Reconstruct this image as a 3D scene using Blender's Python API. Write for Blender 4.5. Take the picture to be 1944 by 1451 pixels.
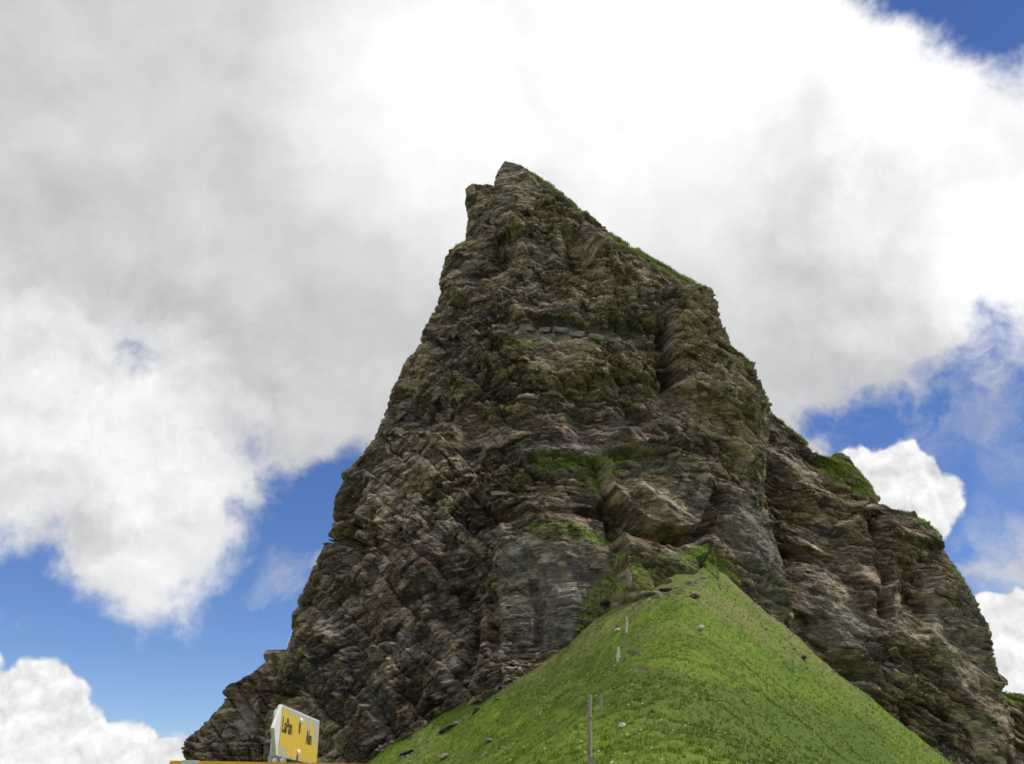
import bpy, bmesh, math, random
import numpy as np
from mathutils import Vector, Matrix, Euler

R = math.radians
S = bpy.context.scene
for o in list(bpy.data.objects):
    bpy.data.objects.remove(o)
COL = S.collection
random.seed(7)

# ------------------------------------------------------------------ camera
PITCH, FPX, CX, CY, EYE = R(24), 1867.0, 972.0, 725.5, 1.65
cam = bpy.data.cameras.new('camera')
cam.sensor_width = 36
cam.lens = 36 * FPX / 1944
cam.clip_start, cam.clip_end = 0.05, 30000
co = bpy.data.objects.new('camera', cam)
co.location = (0, 0, EYE)
co.rotation_euler = (R(90) + PITCH, 0, 0)
COL.objects.link(co)
S.camera = co
cP, sP = math.cos(PITCH), math.sin(PITCH)


def ray(px, py):
    """direction of a photograph pixel, used to measure places in the world"""
    a = (np.asarray(px, float) - CX) / FPX
    b = (CY - np.asarray(py, float)) / FPX
    return a, cP - b * sP, sP + b * cP


def at(px, py, Y):
    a, d, u = ray(px, py)
    t = Y / d
    return a * t, Y, u * t + EYE


def pix(x, y, z):
    z = z - EYE
    d = y * cP + z * sP
    u = -y * sP + z * cP
    return CX + FPX * x / d, CY - FPX * u / d


def unit(px, py):
    v = Vector([float(c) for c in ray(px, py)])
    return v.normalized()


# ------------------------------------------------------------------ world
SUN_EL, SUN_AZ = R(57), R(84)      # azimuth clockwise from the view direction (+Y)
W = bpy.data.worlds.new('World')
S.world = W
W.use_nodes = True
wt = W.node_tree
wt.nodes.clear()


class G:
    """small node-graph helper"""
    def __init__(s, tree):
        s.t = tree

    def n(s, typ, ins=None, **kw):
        nd = s.t.nodes.new(typ)
        for k, v in kw.items():
            setattr(nd, k, v)
        if ins:
            for k, v in (ins.items() if isinstance(ins, dict) else enumerate(ins)):
                if v is None:
                    continue
                if isinstance(v, bpy.types.NodeSocket):
                    s.t.links.new(v, nd.inputs[k])
                else:
                    nd.inputs[k].default_value = v
        return nd

    def m(s, op, a, b=None, c=None, clamp=False):
        return s.n('ShaderNodeMath', [a, b, c], operation=op, use_clamp=clamp).outputs[0]

    def v(s, op, a, b=None):
        nd = s.n('ShaderNodeVectorMath', [a, b], operation=op)
        return nd.outputs['Value'] if op in ('DISTANCE', 'DOT_PRODUCT', 'LENGTH') else nd.outputs[0]

    def scale(s, a, f):
        nd = s.n('ShaderNodeVectorMath', [a], operation='SCALE')
        nd.inputs['Scale'].default_value = f
        return nd.outputs[0]

    def mr(s, v, a, b, c=0.0, d=1.0, typ='LINEAR'):
        return s.n('ShaderNodeMapRange', [v, a, b, c, d], interpolation_type=typ, clamp=True).outputs[0]

    def noise(s, vec, scale, det=4.0, rough=0.5, dist=0.0, col=False):
        nd = s.n('ShaderNodeTexNoise', {'Vector': vec, 'Scale': scale, 'Detail': det, 'Roughness': rough, 'Distortion': dist})
        return nd.outputs['Color' if col else 0]

    def mix(s, f, a, b, blend='MIX'):
        nd = s.n('ShaderNodeMix', data_type='RGBA', blend_type=blend)
        for k, v in ((0, f), (6, a), (7, b)):
            if isinstance(v, bpy.types.NodeSocket):
                s.t.links.new(v, nd.inputs[k])
            else:
                nd.inputs[k].default_value = v
        return nd.outputs[2]


g = G(wt)
tc = g.n('ShaderNodeTexCoord').outputs['Generated']
D = g.v('NORMALIZE', tc)
sky = g.n('ShaderNodeTexSky', sky_type='NISHITA', sun_disc=False, sun_elevation=SUN_EL, sun_rotation=SUN_AZ,
          altitude=2200, air_density=1.0, dust_density=0.4, ozone_density=3.0)
skyc = g.n('ShaderNodeHueSaturation', {'Color': sky.outputs[0], 'Hue': 0.512, 'Saturation': 1.18, 'Value': 1.22}).outputs[0]
wcol = g.noise(D, 4.5, 8.0, 0.62, col=True)
Dw = g.v('ADD', D, g.scale(g.v('SUBTRACT', wcol, (0.5, 0.5, 0.5)), 0.17))
wcol2 = g.noise(D, 26.0, 2.0, 0.5, col=True)
Dw2 = g.v('ADD', D, g.scale(g.v('SUBTRACT', wcol2, (0.5, 0.5, 0.5)), 0.028))
P2R = 1 / 1950.0


def blobs(lst, vec, soft=0.6, op='MAXIMUM', init=0.0):
    acc = init
    for px, py, r, amt in lst:
        c = unit(px, py)
        d = g.v('DISTANCE', vec, tuple(c))
        f = g.mr(d, r * P2R * (1 + soft), r * P2R * (1 - soft), 0.0, amt, 'SMOOTHSTEP')
        acc = g.m(op, acc, f)
    return acc


holes = blobs([
    (1960, -70, 190, 1), (1790, -50, 115, 1), (2200, -60, 240, 1), (1690, -90, 90, .9),
    (1930, 680, 95, .8), (1850, 725, 95, .72), (1740, 740, 90, .5), (1600, 760, 80, .5), (1990, 830, 170, 1), (1780, 800, 90, .8), (1640, 830, 95, .95),
    (1530, 800, 60, .75), (1840, 880, 130, 1), (1880, 610, 60, .55), (2120, 1000, 200, 1), (1900, 1060, 120, 1),
    (1760, 1080, 150, 1), (2000, 1150, 100, .8),
    (60, 1140, 115, 1), (-120, 1120, 110, 1), (180, 1240, 115, 1), (340, 1260, 130, 1), (460, 1170, 125, 1), (560, 1060, 120, 1),
    (600, 960, 95, 1), (520, 930, 60, .7), (250, 1330, 160, 1), (430, 1340, 150, 1), (450, 990, 60, .55), (330, 1130, 60, .55),
    (75, 620, 60, .56), (275, 690, 80, .54), (-40, 560, 60, .3), (640, 1150, 120, 1), (-200, 1240, 150, 1), (60, 1260, 110, 1),
    (480, 870, 60, .4),
], Dw, 0.9)
# broken cloud goes on all round the sky
low = g.noise(D, 1.7, 3.0, 0.5)
front = g.mr(g.v('DISTANCE', D, tuple(unit(972, 640))), 0.62, 0.95)
gaps = g.m('MULTIPLY', g.mr(low, 0.50, 0.60), front)
holes = g.m('MAXIMUM', holes, gaps)
fb = g.noise(D, 9.0, 12.0, 0.60, 0.25)
fbd = g.m('MULTIPLY', g.m('SUBTRACT', fb, 0.5), 2.5)
cov = g.m('ADD', g.m('SUBTRACT', 1.22, g.m('MULTIPLY', holes, 1.36)), fbd)
d1 = g.mr(cov, 0.10, 0.85, 0, 1, 'SMOOTHSTEP')

cum = blobs([
    (1630, 900, 60, 1), (1700, 925, 85, 1), (1755, 945, 65, 1), (1710, 985, 80, 1), (1640, 970, 80, 1), (1780, 935, 40, .9),
    (1950, 1210, 85, 1), (1970, 1290, 110, 1), (1880, 1170, 45, 1), (1900, 1240, 60, 1),
    (70, 1340, 78, 1), (0, 1400, 110, 1), (140, 1420, 80, 1), (235, 1440, 75, 1), (310, 1452, 50, 1), (-120, 1330, 110, 1),
    (100, 1310, 45, 1), (60, 1560, 190, 1), (250, 1560, 150, 1),
], Dw2, 0.42)
fb2 = g.noise(Dw2, 30.0, 6.0, 0.55)
cov2 = g.m('ADD', cum, g.m('MULTIPLY', g.m('SUBTRACT', fb2, 0.5), 1.15))
d2 = g.mr(cov2, 0.42, 0.70, 0, 1, 'SMOOTHSTEP')
wisp = blobs([(1920, 1035, 75, .8), (1850, 1060, 55, .75), (520, 1090, 45, .6), (590, 1072, 25, .9), (395, 1352, 25, .9),
              (480, 1130, 40, .4), (1850, 715, 90, .7), (1700, 765, 110, .75), (1930, 790, 90, .55), (1560, 780, 70, .6), (1935, 1150, 50, .5)], Dw, 0.7)
fb3 = g.noise(g.v('MULTIPLY', Dw, (1.0, 1.0, 2.2)), 11.0, 9.0, 0.6, 0.5)
d3 = g.m('MULTIPLY', wisp, g.mr(fb3, 0.40, 0.66), clamp=True)
dens = g.m('MAXIMUM', g.m('MAXIMUM', d1, d2), d3)

# cloud brightness: thin sunlit tops white, thick undersides grey
glow = blobs([(1280, 60, 400, .42), (1740, 180, 270, .42), (860, 170, 280, .40), (1200, 300, 260, .30), (1900, 470, 170, .45),
              (240, 790, 150, .30), (60, 760, 160, .22), (330, 1020, 130, .28), (420, 1090, 60, .22), (40, 980, 150, .2),
              (1640, 520, 120, .12), (420, 120, 260, .04), (1000, -200, 300, .3)], Dw, 0.75)
glow = g.m('MAXIMUM', glow, g.m('MULTIPLY', g.mr(low, 0.3, 0.62, 0.35, 0.1), front))
relief = g.m('SUBTRACT', g.noise(Dw, 7.5, 5.0, 0.55), g.noise(g.v('ADD', Dw, (0.012, -0.008, 0.03)), 7.5, 5.0, 0.55))
puffy = g.m('ADD', 0.36, blobs([(220, 880, 300, .75), (60, 700, 160, .6), (1700, 420, 260, .4), (420, 1050, 130, .7)], Dw, 0.8))
b1 = g.m('ADD', g.m('ADD', 0.63, glow), g.m('MULTIPLY', relief, puffy))
b1 = g.m('ADD', b1, g.m('MULTIPLY', g.m('SUBTRACT', g.noise(Dw, 3.2, 3.0, 0.5), 0.5), 0.12))
rel2 = g.m('SUBTRACT', fb2, g.noise(g.v('ADD', Dw2, (0.004, -0.002, 0.009)), 30.0, 6.0, 0.55))
b2 = g.m('ADD', 0.88, g.m('MULTIPLY', rel2, 1.2))
bsel = g.m('GREATER_THAN', d2, d1)
bri = g.n('ShaderNodeMix', data_type='FLOAT')
wt.links.new(d2, bri.inputs[0]); wt.links.new(b1, bri.inputs[2]); wt.links.new(b2, bri.inputs[3])
bri = g.m('MINIMUM', bri.outputs[0], 1.12)
tint = g.mix(g.mr(bri, 0.5, 0.95), (0.985, 0.992, 1.02, 1), (1.0, 1.0, 1.0, 1))
ccol = g.v('MULTIPLY', tint, g.n('ShaderNodeCombineXYZ', [bri, bri, bri]).outputs[0])
STR = 0.10
cc = g.n('ShaderNodeVectorMath', [ccol], operation='SCALE'); cc.inputs['Scale'].default_value = 1 / STR
final = g.mix(dens, skyc, cc.outputs[0])
bg = g.n('ShaderNodeBackground', {'Color': final, 'Strength': STR})
out = g.n('ShaderNodeOutputWorld', [bg.outputs[0]])
W.cycles.sampling_method = 'MANUAL'
W.cycles.sample_map_resolution = 512

# ------------------------------------------------------------------ sun
sl = bpy.data.lights.new('sun', 'SUN')
sl.energy, sl.angle, sl.color = 2.7, R(3), (1.0, 0.95, 0.87)
so = bpy.data.objects.new('sun', sl)
sd = Vector((math.sin(SUN_AZ) * math.cos(SUN_EL), math.cos(SUN_AZ) * math.cos(SUN_EL), math.sin(SUN_EL)))
so.rotation_euler = sd.to_track_quat('Z', 'Y').to_euler()
so.location = sd * 400
COL.objects.link(so)

S.view_settings.view_transform = 'Standard'
S.view_settings.look = 'None'
S.view_settings.exposure = 0.0
S.view_settings.gamma = 1.0
S.view_settings.use_curve_mapping = False
S.render.engine = 'CYCLES'
S.cycles.filter_width = 1.7          # the photograph is slightly soft
S.cycles.max_bounces = 4
S.cycles.diffuse_bounces = 3

# ------------------------------------------------------------------ helpers
def tag(o, label=None, cat=None, group=None, kind=None):
    for k, v in (('label', label), ('category', cat), ('group', group), ('kind', kind)):
        if v:
            o[k] = v
    return o


def link(name, data, parent=None, mat=None, loc=None):
    o = bpy.data.objects.new(name, data)
    COL.objects.link(o)
    if parent:
        o.parent = parent
    if mat and data is not None:
        data.materials.append(mat)
    if loc is not None:
        o.location = loc
    return o


def mesh_np(name, verts, quads=None, tris=None, smooth=False):
    me = bpy.data.meshes.new(name)
    verts = np.asarray(verts, np.float32).reshape(-1, 3)
    me.vertices.add(len(verts))
    me.vertices.foreach_set('co', verts.ravel())
    parts, tot = [], []
    if quads is not None and len(quads):
        q = np.asarray(quads, np.int32).reshape(-1, 4)
        parts.append(q.ravel()); tot.append(np.full(len(q), 4, np.int32))
    if tris is not None and len(tris):
        t = np.asarray(tris, np.int32).reshape(-1, 3)
        parts.append(t.ravel()); tot.append(np.full(len(t), 3, np.int32))
    li = np.concatenate(parts); lt = np.concatenate(tot)
    ls = np.concatenate([[0], np.cumsum(lt)[:-1]]).astype(np.int32)
    me.loops.add(len(li)); me.loops.foreach_set('vertex_index', li)
    me.polygons.add(len(lt)); me.polygons.foreach_set('loop_start', ls)
    me.polygons.foreach_set('use_smooth', np.full(len(lt), smooth, bool))
    me.update(calc_edges=True)
    return me


def attr(me, name, arr):
    a = me.attributes.new(name, 'FLOAT_COLOR', 'POINT')
    arr = np.asarray(arr, np.float32)
    a.data.foreach_set('color', arr.ravel())


# gradient noise in numpy
_rng = np.random.default_rng(11)
_perm = np.concatenate([_rng.permutation(256)] * 3).astype(np.int32)
_gr = _rng.normal(size=(256, 3)); _gr /= np.linalg.norm(_gr, axis=1)[:, None]
_gr = _gr.astype(np.float32)


def noise(x, y, z, seed=0):
    x = np.asarray(x, np.float32) + np.float32(seed * 17.31)
    y = np.asarray(y, np.float32) + np.float32(seed * 5.77)
    z = np.asarray(z, np.float32) + np.float32(seed * 9.13)
    x, y, z = np.broadcast_arrays(x, y, z)
    xi, yi, zi = np.floor(x), np.floor(y), np.floor(z)
    fx, fy, fz = x - xi, y - yi, z - zi
    X, Y, Z = xi.astype(np.int32) & 255, yi.astype(np.int32) & 255, zi.astype(np.int32) & 255
    u = fx * fx * fx * (fx * (fx * 6 - 15) + 10)
    v = fy * fy * fy * (fy * (fy * 6 - 15) + 10)
    w = fz * fz * fz * (fz * (fz * 6 - 15) + 10)
    res = 0
    for dx in (0, 1):
        a = _perm[X + dx]
        wx = u if dx else 1 - u
        for dy in (0, 1):
            b = _perm[a + Y + dy]
            wy = wx * (v if dy else 1 - v)
            for dz in (0, 1):
                gi = _gr[_perm[b + Z + dz]]
                res = res + wy * (w if dz else 1 - w) * (gi[..., 0] * (fx - dx) + gi[..., 1] * (fy - dy) + gi[..., 2] * (fz - dz))
    return res * 1.5


def fbm(x, y, z, oc=4, seed=0, ridged=False, gain=0.5):
    r, a, f = 0, 1.0, 1.0
    for k in range(oc):
        n = noise(x * f, y * f, z * f, seed + k * 3)
        r = r + a * ((1 - 2 * np.abs(n)) if ridged else n)
        a *= gain; f *= 2.03
    return r


def hsh(i, j, seed):
    i = i.astype(np.int64); j = j.astype(np.int64)
    h = (i * 73856093) ^ (j * 19349663) ^ (seed * 83492791)
    h = (h ^ (h >> 13)) * 1274126177
    h = (h ^ (h >> 16)) & 0xFFFF
    return (h / 65535.0).astype(np.float32)


def sstep(a, b, x):
    t = np.clip((x - a) / (b - a), 0, 1)
    return t * t * (3 - 2 * t)


def bricks(lat, s, w, h, seed):
    """bedded blocks: returns per-point block offset (-1..1), joint depth (0..1), block hash"""
    q = s / h
    i = np.floor(q); f = q - i
    ww = w * (0.6 + 0.9 * hsh(i, i * 0, seed + 5))
    p = lat / ww + hsh(i, i * 0 + 3, seed) * 19
    j = np.floor(p); e = p - j
    k = hsh(i, j, seed + 1)
    tilt = (hsh(i, j, seed + 2) - .5) * (e - .5) * 1.2 + (f - .5) * (0.5 + 0.5 * hsh(i, j, seed + 4))
    jd = np.minimum(np.minimum(f, 1 - f) * h, np.minimum(e, 1 - e) * ww)
    joint = 1 - np.clip(jd / (0.13 * h), 0, 1)
    return (k - .5) * 2 + tilt * .9, joint, k


def inpoly(px, py, poly, soft=10.0):
    """soft inside mask (0..1) of a polygon measured on the photograph"""
    out = np.zeros(px.shape, np.float32)
    xs = [p[0] for p in poly]; ys = [p[1] for p in poly]
    sel = (px > min(xs) - soft) & (px < max(xs) + soft) & (py > min(ys) - soft) & (py < max(ys) + soft)
    if not sel.any():
        return out
    x, y = px[sel], py[sel]
    ins = np.zeros(x.shape, bool); dist = np.full(x.shape, 1e9)
    n = len(poly)
    for k in range(n):
        x0, y0 = poly[k]; x1, y1 = poly[(k + 1) % n]
        if y0 != y1:
            c = ((y0 > y) != (y1 > y)) & (x < (x1 - x0) * (y - y0) / (y1 - y0) + x0)
            ins ^= c
        dx, dy = x1 - x0, y1 - y0
        t = np.clip(((x - x0) * dx + (y - y0) * dy) / (dx * dx + dy * dy + 1e-9), 0, 1)
        dist = np.minimum(dist, np.hypot(x - x0 - t * dx, y - y0 - t * dy))
    sd_ = np.where(ins, dist, -dist)
    out[sel] = np.clip(sd_ / soft + .5, 0, 1)
    return out


# ------------------------------------------------------------------ materials
def material(name):
    m = bpy.data.materials.new(name)
    m.use_nodes = True
    t = m.node_tree
    t.nodes.clear()
    gg = G(t)
    b = gg.n('ShaderNodeBsdfPrincipled')
    gg.n('ShaderNodeOutputMaterial', [b.outputs[0]])
    return m, gg, b


def rock_material():
    m, g, b = material('weathered_rock')
    at_ = g.n('ShaderNodeAttribute', attribute_name='rock')
    sep = g.n('ShaderNodeSeparateColor', [at_.outputs['Color']])
    blk, grs, pale = sep.outputs[0], sep.outputs[1], sep.outputs[2]
    warm = at_.outputs['Alpha']
    P = g.n('ShaderNodeNewGeometry').outputs['Position']
    bed = g.n('ShaderNodeMapping', {'Vector': P, 'Scale': (0.35, 0.35, 1.5), 'Rotation': (0, R(8), 0)}).outputs[0]
    n1 = g.noise(P, 0.07, 6, 0.6)
    n2 = g.noise(bed, 0.9, 7, 0.65)
    n3 = g.noise(P, 0.5, 8, 0.7, 0.6)
    n4 = g.noise(P, 0.19, 5, 0.6)
    brown = (0.148, 0.098, 0.060, 1); grey = (0.108, 0.093, 0.075, 1); dark = (0.026, 0.024, 0.022, 1)
    tan = (0.52, 0.43, 0.32, 1); olive = (0.120, 0.112, 0.045, 1); rust = (0.20, 0.105, 0.066, 1); lich = (0.30, 0.295, 0.26, 1)
    c = g.mix(g.mr(n1, .40, .60), brown, grey)
    c = g.mix(g.m('MULTIPLY', warm, g.mr(n4, .35, .6)), c, (0.31, 0.225, 0.135, 1))
    c = g.mix(g.mr(n2, .50, .36, 0, .85), c, dark)
    c = g.mix(g.m('MULTIPLY', g.mr(blk, .55, .95), g.mr(n2, .42, .60, 0.12, .9)), c, tan)
    c = g.mix(g.m('MULTIPLY', g.mr(g.noise(bed, 2.6, 5, .7), .54, .64), g.m('ADD', .45, g.m('MULTIPLY', warm, .5)), clamp=True), c, tan)
    c = g.mix(g.m('MULTIPLY', g.mr(blk, .38, 0.0), .8), c, dark)
    c = g.mix(g.mr(n3, .62, .74, 0, .55), c, lich)
    c = g.mix(g.m('MULTIPLY', g.mr(n4, .56, .68), .30), c, olive)
    c = g.mix(g.mr(g.noise(P, 0.16, 6, 0.65), .56, .68, 0, .45), c, rust)
    pg = g.mix(g.mr(n2, .35, .65), (0.20, 0.19, 0.165, 1), (0.36, 0.335, 0.29, 1))
    c = g.mix(g.m('MULTIPLY', pale, g.mr(n3, .3, .55)), c, pg)
    gn = g.noise(P, 1.3, 6, 0.65)
    gc = g.mix(g.mr(g.noise(P, 0.35, 5, .6), .35, .62), (0.130, 0.210, 0.026, 1), (0.235, 0.255, 0.070, 1))
    gm = g.mr(g.m('ADD', grs, g.m('MULTIPLY', g.m('SUBTRACT', gn, .5), 1.7)), .44, .66)
    c = g.mix(gm, c, gc)
    g.t.links.new(c, b.inputs['Base Color'])
    b.inputs['Roughness'].default_value = 0.92
    b.inputs['Specular IOR Level'].default_value = 0.18
    h = g.m('ADD', g.m('MULTIPLY', g.noise(bed, 2.2, 8, 0.7), .6), g.m('MULTIPLY', g.noise(P, 1.6, 8, 0.72, 0.4), .7))
    bp = g.n('ShaderNodeBump', {'Strength': 0.7, 'Distance': 0.5, 'Height': h})
    g.t.links.new(bp.outputs[0], b.inputs['Normal'])
    return m


def grass_material(name, blades=False):
    m, g, b = material(name)
    P = g.n('ShaderNodeNewGeometry').outputs['Position']
    at_ = g.n('ShaderNodeAttribute', attribute_name='turf')
    sep = g.n('ShaderNodeSeparateColor', [at_.outputs['Color']])
    dry, dirt_and_streak, dk = sep.outputs[0], sep.outputs[1], sep.outputs[2]
    n1 = g.noise(P, 0.22, 5, 0.6)
    n2 = g.noise(P, 1.4, 6, 0.65)
    n3 = g.noise(P, 0.75, 6, 0.7)
    n5 = g.noise(P, 0.11, 3, 0.55)
    lush = g.mix(g.mr(n2, .35, .65), (0.092, 0.158, 0.016, 1), (0.165, 0.232, 0.034, 1))
    deep = g.mix(g.mr(n2, .35, .65), (0.064, 0.114, 0.016, 1), (0.112, 0.164, 0.028, 1))
    old = g.mix(g.mr(n2, .32, .66), (0.135, 0.148, 0.042, 1), (0.225, 0.218, 0.090, 1))
    c = g.mix(g.mr(g.m('ADD', g.m('ADD', n1, g.m('MULTIPLY', dk, .50)), g.m('MULTIPLY', g.m('SUBTRACT', n3, .5), .8)), .46, .68), lush, deep)
    c = g.mix(g.mr(g.m('ADD', g.m('ADD', dry, g.m('MULTIPLY', g.m('SUBTRACT', n5, .5), .9)), g.m('MULTIPLY', g.m('SUBTRACT', n3, .5), 1.1)), .25, .72), c, old)
    if not blades:
        c = g.mix(g.mr(n3, .66, .76, 0, .35), c, (0.060, 0.085, 0.014, 1))
        c = g.mix(g.mr(g.m('ADD', dirt_and_streak, g.m('MULTIPLY', g.m('SUBTRACT', n2, .5), 1.0)), .45, .7), c, (0.070, 0.056, 0.030, 1))
        h = g.m('ADD', g.noise(P, 2.2, 8, .7), g.m('MULTIPLY', n3, 1.2))
        bp = g.n('ShaderNodeBump', {'Strength': 0.6, 'Distance': 0.16, 'Height': h})
        g.t.links.new(bp.outputs[0], b.inputs['Normal'])
    else:
        tr = g.n('ShaderNodeBsdfTranslucent', {'Color': c})
        ms = g.n('ShaderNodeMixShader', [.62, b.outputs[0], tr.outputs[0]])
        out_ = [n for n in g.t.nodes if n.bl_idname == 'ShaderNodeOutputMaterial'][0]
        g.t.links.new(ms.outputs[0], out_.inputs[0])
    g.t.links.new(c, b.inputs['Base Color'])
    b.inputs['Roughness'].default_value = 0.9
    b.inputs['Specular IOR Level'].default_value = 0.1
    return m


def plain(name, c1, c2, scale=20.0, rough=0.6, metal=0.0, bump=0.0, stretch=None, lo=.38, hi=.62):
    m, g, b = material(name)
    P = g.n('ShaderNodeTexCoord').outputs['Object']
    if stretch:
        P = g.n('ShaderNodeMapping', {'Vector': P, 'Scale': stretch}).outputs[0]
    n = g.noise(P, scale, 6, .62)
    g.t.links.new(g.mix(g.mr(n, lo, hi), c1 + (1,), c2 + (1,)), b.inputs['Base Color'])
    b.inputs['Roughness'].default_value = rough
    b.inputs['Metallic'].default_value = metal
    if bump:
        bp = g.n('ShaderNodeBump', {'Strength': .8, 'Distance': bump, 'Height': n})
        g.t.links.new(bp.outputs[0], b.inputs['Normal'])
    return m


M_ROCK = rock_material()
M_TURF = grass_material('alpine_turf')
M_BLADE = grass_material('grass_blades', True)

# ------------------------------------------------------------------ terrain
YC = np.array([-6000, -80, 0, 13.6, 25, 59, 105, 135, 150, 175, 230, 600, 8000.])
XCV = np.array([-60, -8, 0, 1.0, 2.6, 8, 18, 24, 27, 31, 34, 60, 60.])
ZCV = np.array([-130, -6, 0, 1.6, 2.8, 7.3, 19.3, 31.5, 41.0, 43, 20, -120, -140.])


def smooth_interp(y, xs, ys):
    # average of shifted linear interpolations: a soft crest line
    r = 0
    for k in (-1.5, -.75, 0, .75, 1.5):
        r = r + np.interp(y + k * np.clip(np.abs(y) * .06, .3, 6), xs, ys)
    return r / 5


def terrain(x, y, detail=True):
    xc = smooth_interp(y, YC, XCV); zc = smooth_interp(y, YC, ZCV)
    dx = x - xc
    r = np.interp(y, [0, 40, 150], [4.0, 3.8, 3.2])
    sl_ = np.where(dx < 0, np.interp(y, [0, 60, 150], [.60, .66, .69]), np.interp(y, [0, 60, 150], [.50, .72, .96]))
    z = zc - sl_ * (np.sqrt(dx * dx + r * r) - r)
    z = -150 + np.log1p(np.exp(np.clip((z + 150) / 25, -30, 30))) * 25
    if detail:
        k = np.clip(1.2 - np.hypot(x, y) / 500, 0, 1)
        z = z + k * (1.5 * sstep(30, 110, y) * fbm(x / 24, y / 24, 0 * x, 2, 43) + 0.95 * fbm(x / 9, y / 9, 0 * x, 4, 41) + 0.30 * fbm(x / 2.2, y / 2.2, z / 2.0, 3, 47)) * np.clip(np.hypot(x, y) / 12, .15, 1)
        far = 1 - k
        z = z + far * 25 * fbm(x / 420, y / 420, 0 * x, 4, 51)
    return z


def axis(lo, hi, step, far, ratio=1.22):
    a = list(np.arange(lo, hi + step * .5, step)); d = step
    while a[-1] < far:
        d *= ratio; a.append(a[-1] + d)
    d = step
    while a[0] > -far:
        d *= ratio; a.insert(0, a[0] - d)
    return np.array(a)


gx, gy = axis(-46, 84, .36, 9000), axis(6, 172, .38, 9000)
X, Y = np.meshgrid(gx, gy)
Z = terrain(X, Y)
nx, ny = len(gx), len(gy)
idx = np.arange(nx * ny).reshape(ny, nx)
quads = np.stack([idx[:-1, :-1], idx[:-1, 1:], idx[1:, 1:], idx[1:, :-1]], -1).reshape(-1, 4)
me = mesh_np('ground', np.stack([X, Y, Z], -1), quads, smooth=True)
TPX, TPY = pix(X, np.maximum(Y, 1), Z)


def turf_fields(px, py, x, y, z):
    """dryness, bare earth and a dark streak, deep green - colour zones of the turf"""
    xc = smooth_interp(y, YC, XCV)
    dry = sstep(9, 26, z) * .45 + .22 * sstep(10, 34, np.abs(x - xc)) + .25 * fbm(x / 14, y / 14, z * 0, 3, 61)
    jw = 10 * noise(x * .8, y * .8, z * .8, 151); px = px + jw; py = py + .6 * jw
    dirt_and_streak = np.maximum.reduce([inpoly(px, py, p, 16) * a for p, a in (
        ([(1185, 1258), (1222, 1255), (1245, 1266), (1232, 1284), (1205, 1276), (1188, 1284)], .6),
        ([(1190, 1232), (1225, 1235), (1222, 1246), (1190, 1245)], .9),  # dark streak to the right of the white post
        ([(1160, 1130), (1345, 1070), (1345, 1120), (1300, 1125), (1165, 1145)], .5),
        ([(840, 1345), (1010, 1272), (1020, 1285), (850, 1372)], .55),
        ([(740, 1440), (880, 1365), (880, 1375), (760, 1451)], .6))])
    deep = inpoly(px, py, [(960, 1330), (1080, 1240), (1300, 1300), (1640, 1370), (1700, 1460), (1450, 1460), (1250, 1340), (1060, 1330)], 60)
    return np.clip(dry, 0, 1), dirt_and_streak, deep


f1, f2, f3 = turf_fields(TPX, TPY, X, Y, Z)
attr(me, 'turf', np.stack([f1, f2, f3, np.ones_like(f1)], -1))
ground = link('ground', me, mat=M_TURF)
tag(ground, 'grassy ridge rising from the signpost to the foot of the cliff', 'ground', kind='structure')


def tz(x, y):
    return float(terrain(np.array([float(x)]), np.array([float(y)]))[0])


# ------------------------------------------------------------------ rock bodies
LEDGE = []


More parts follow.
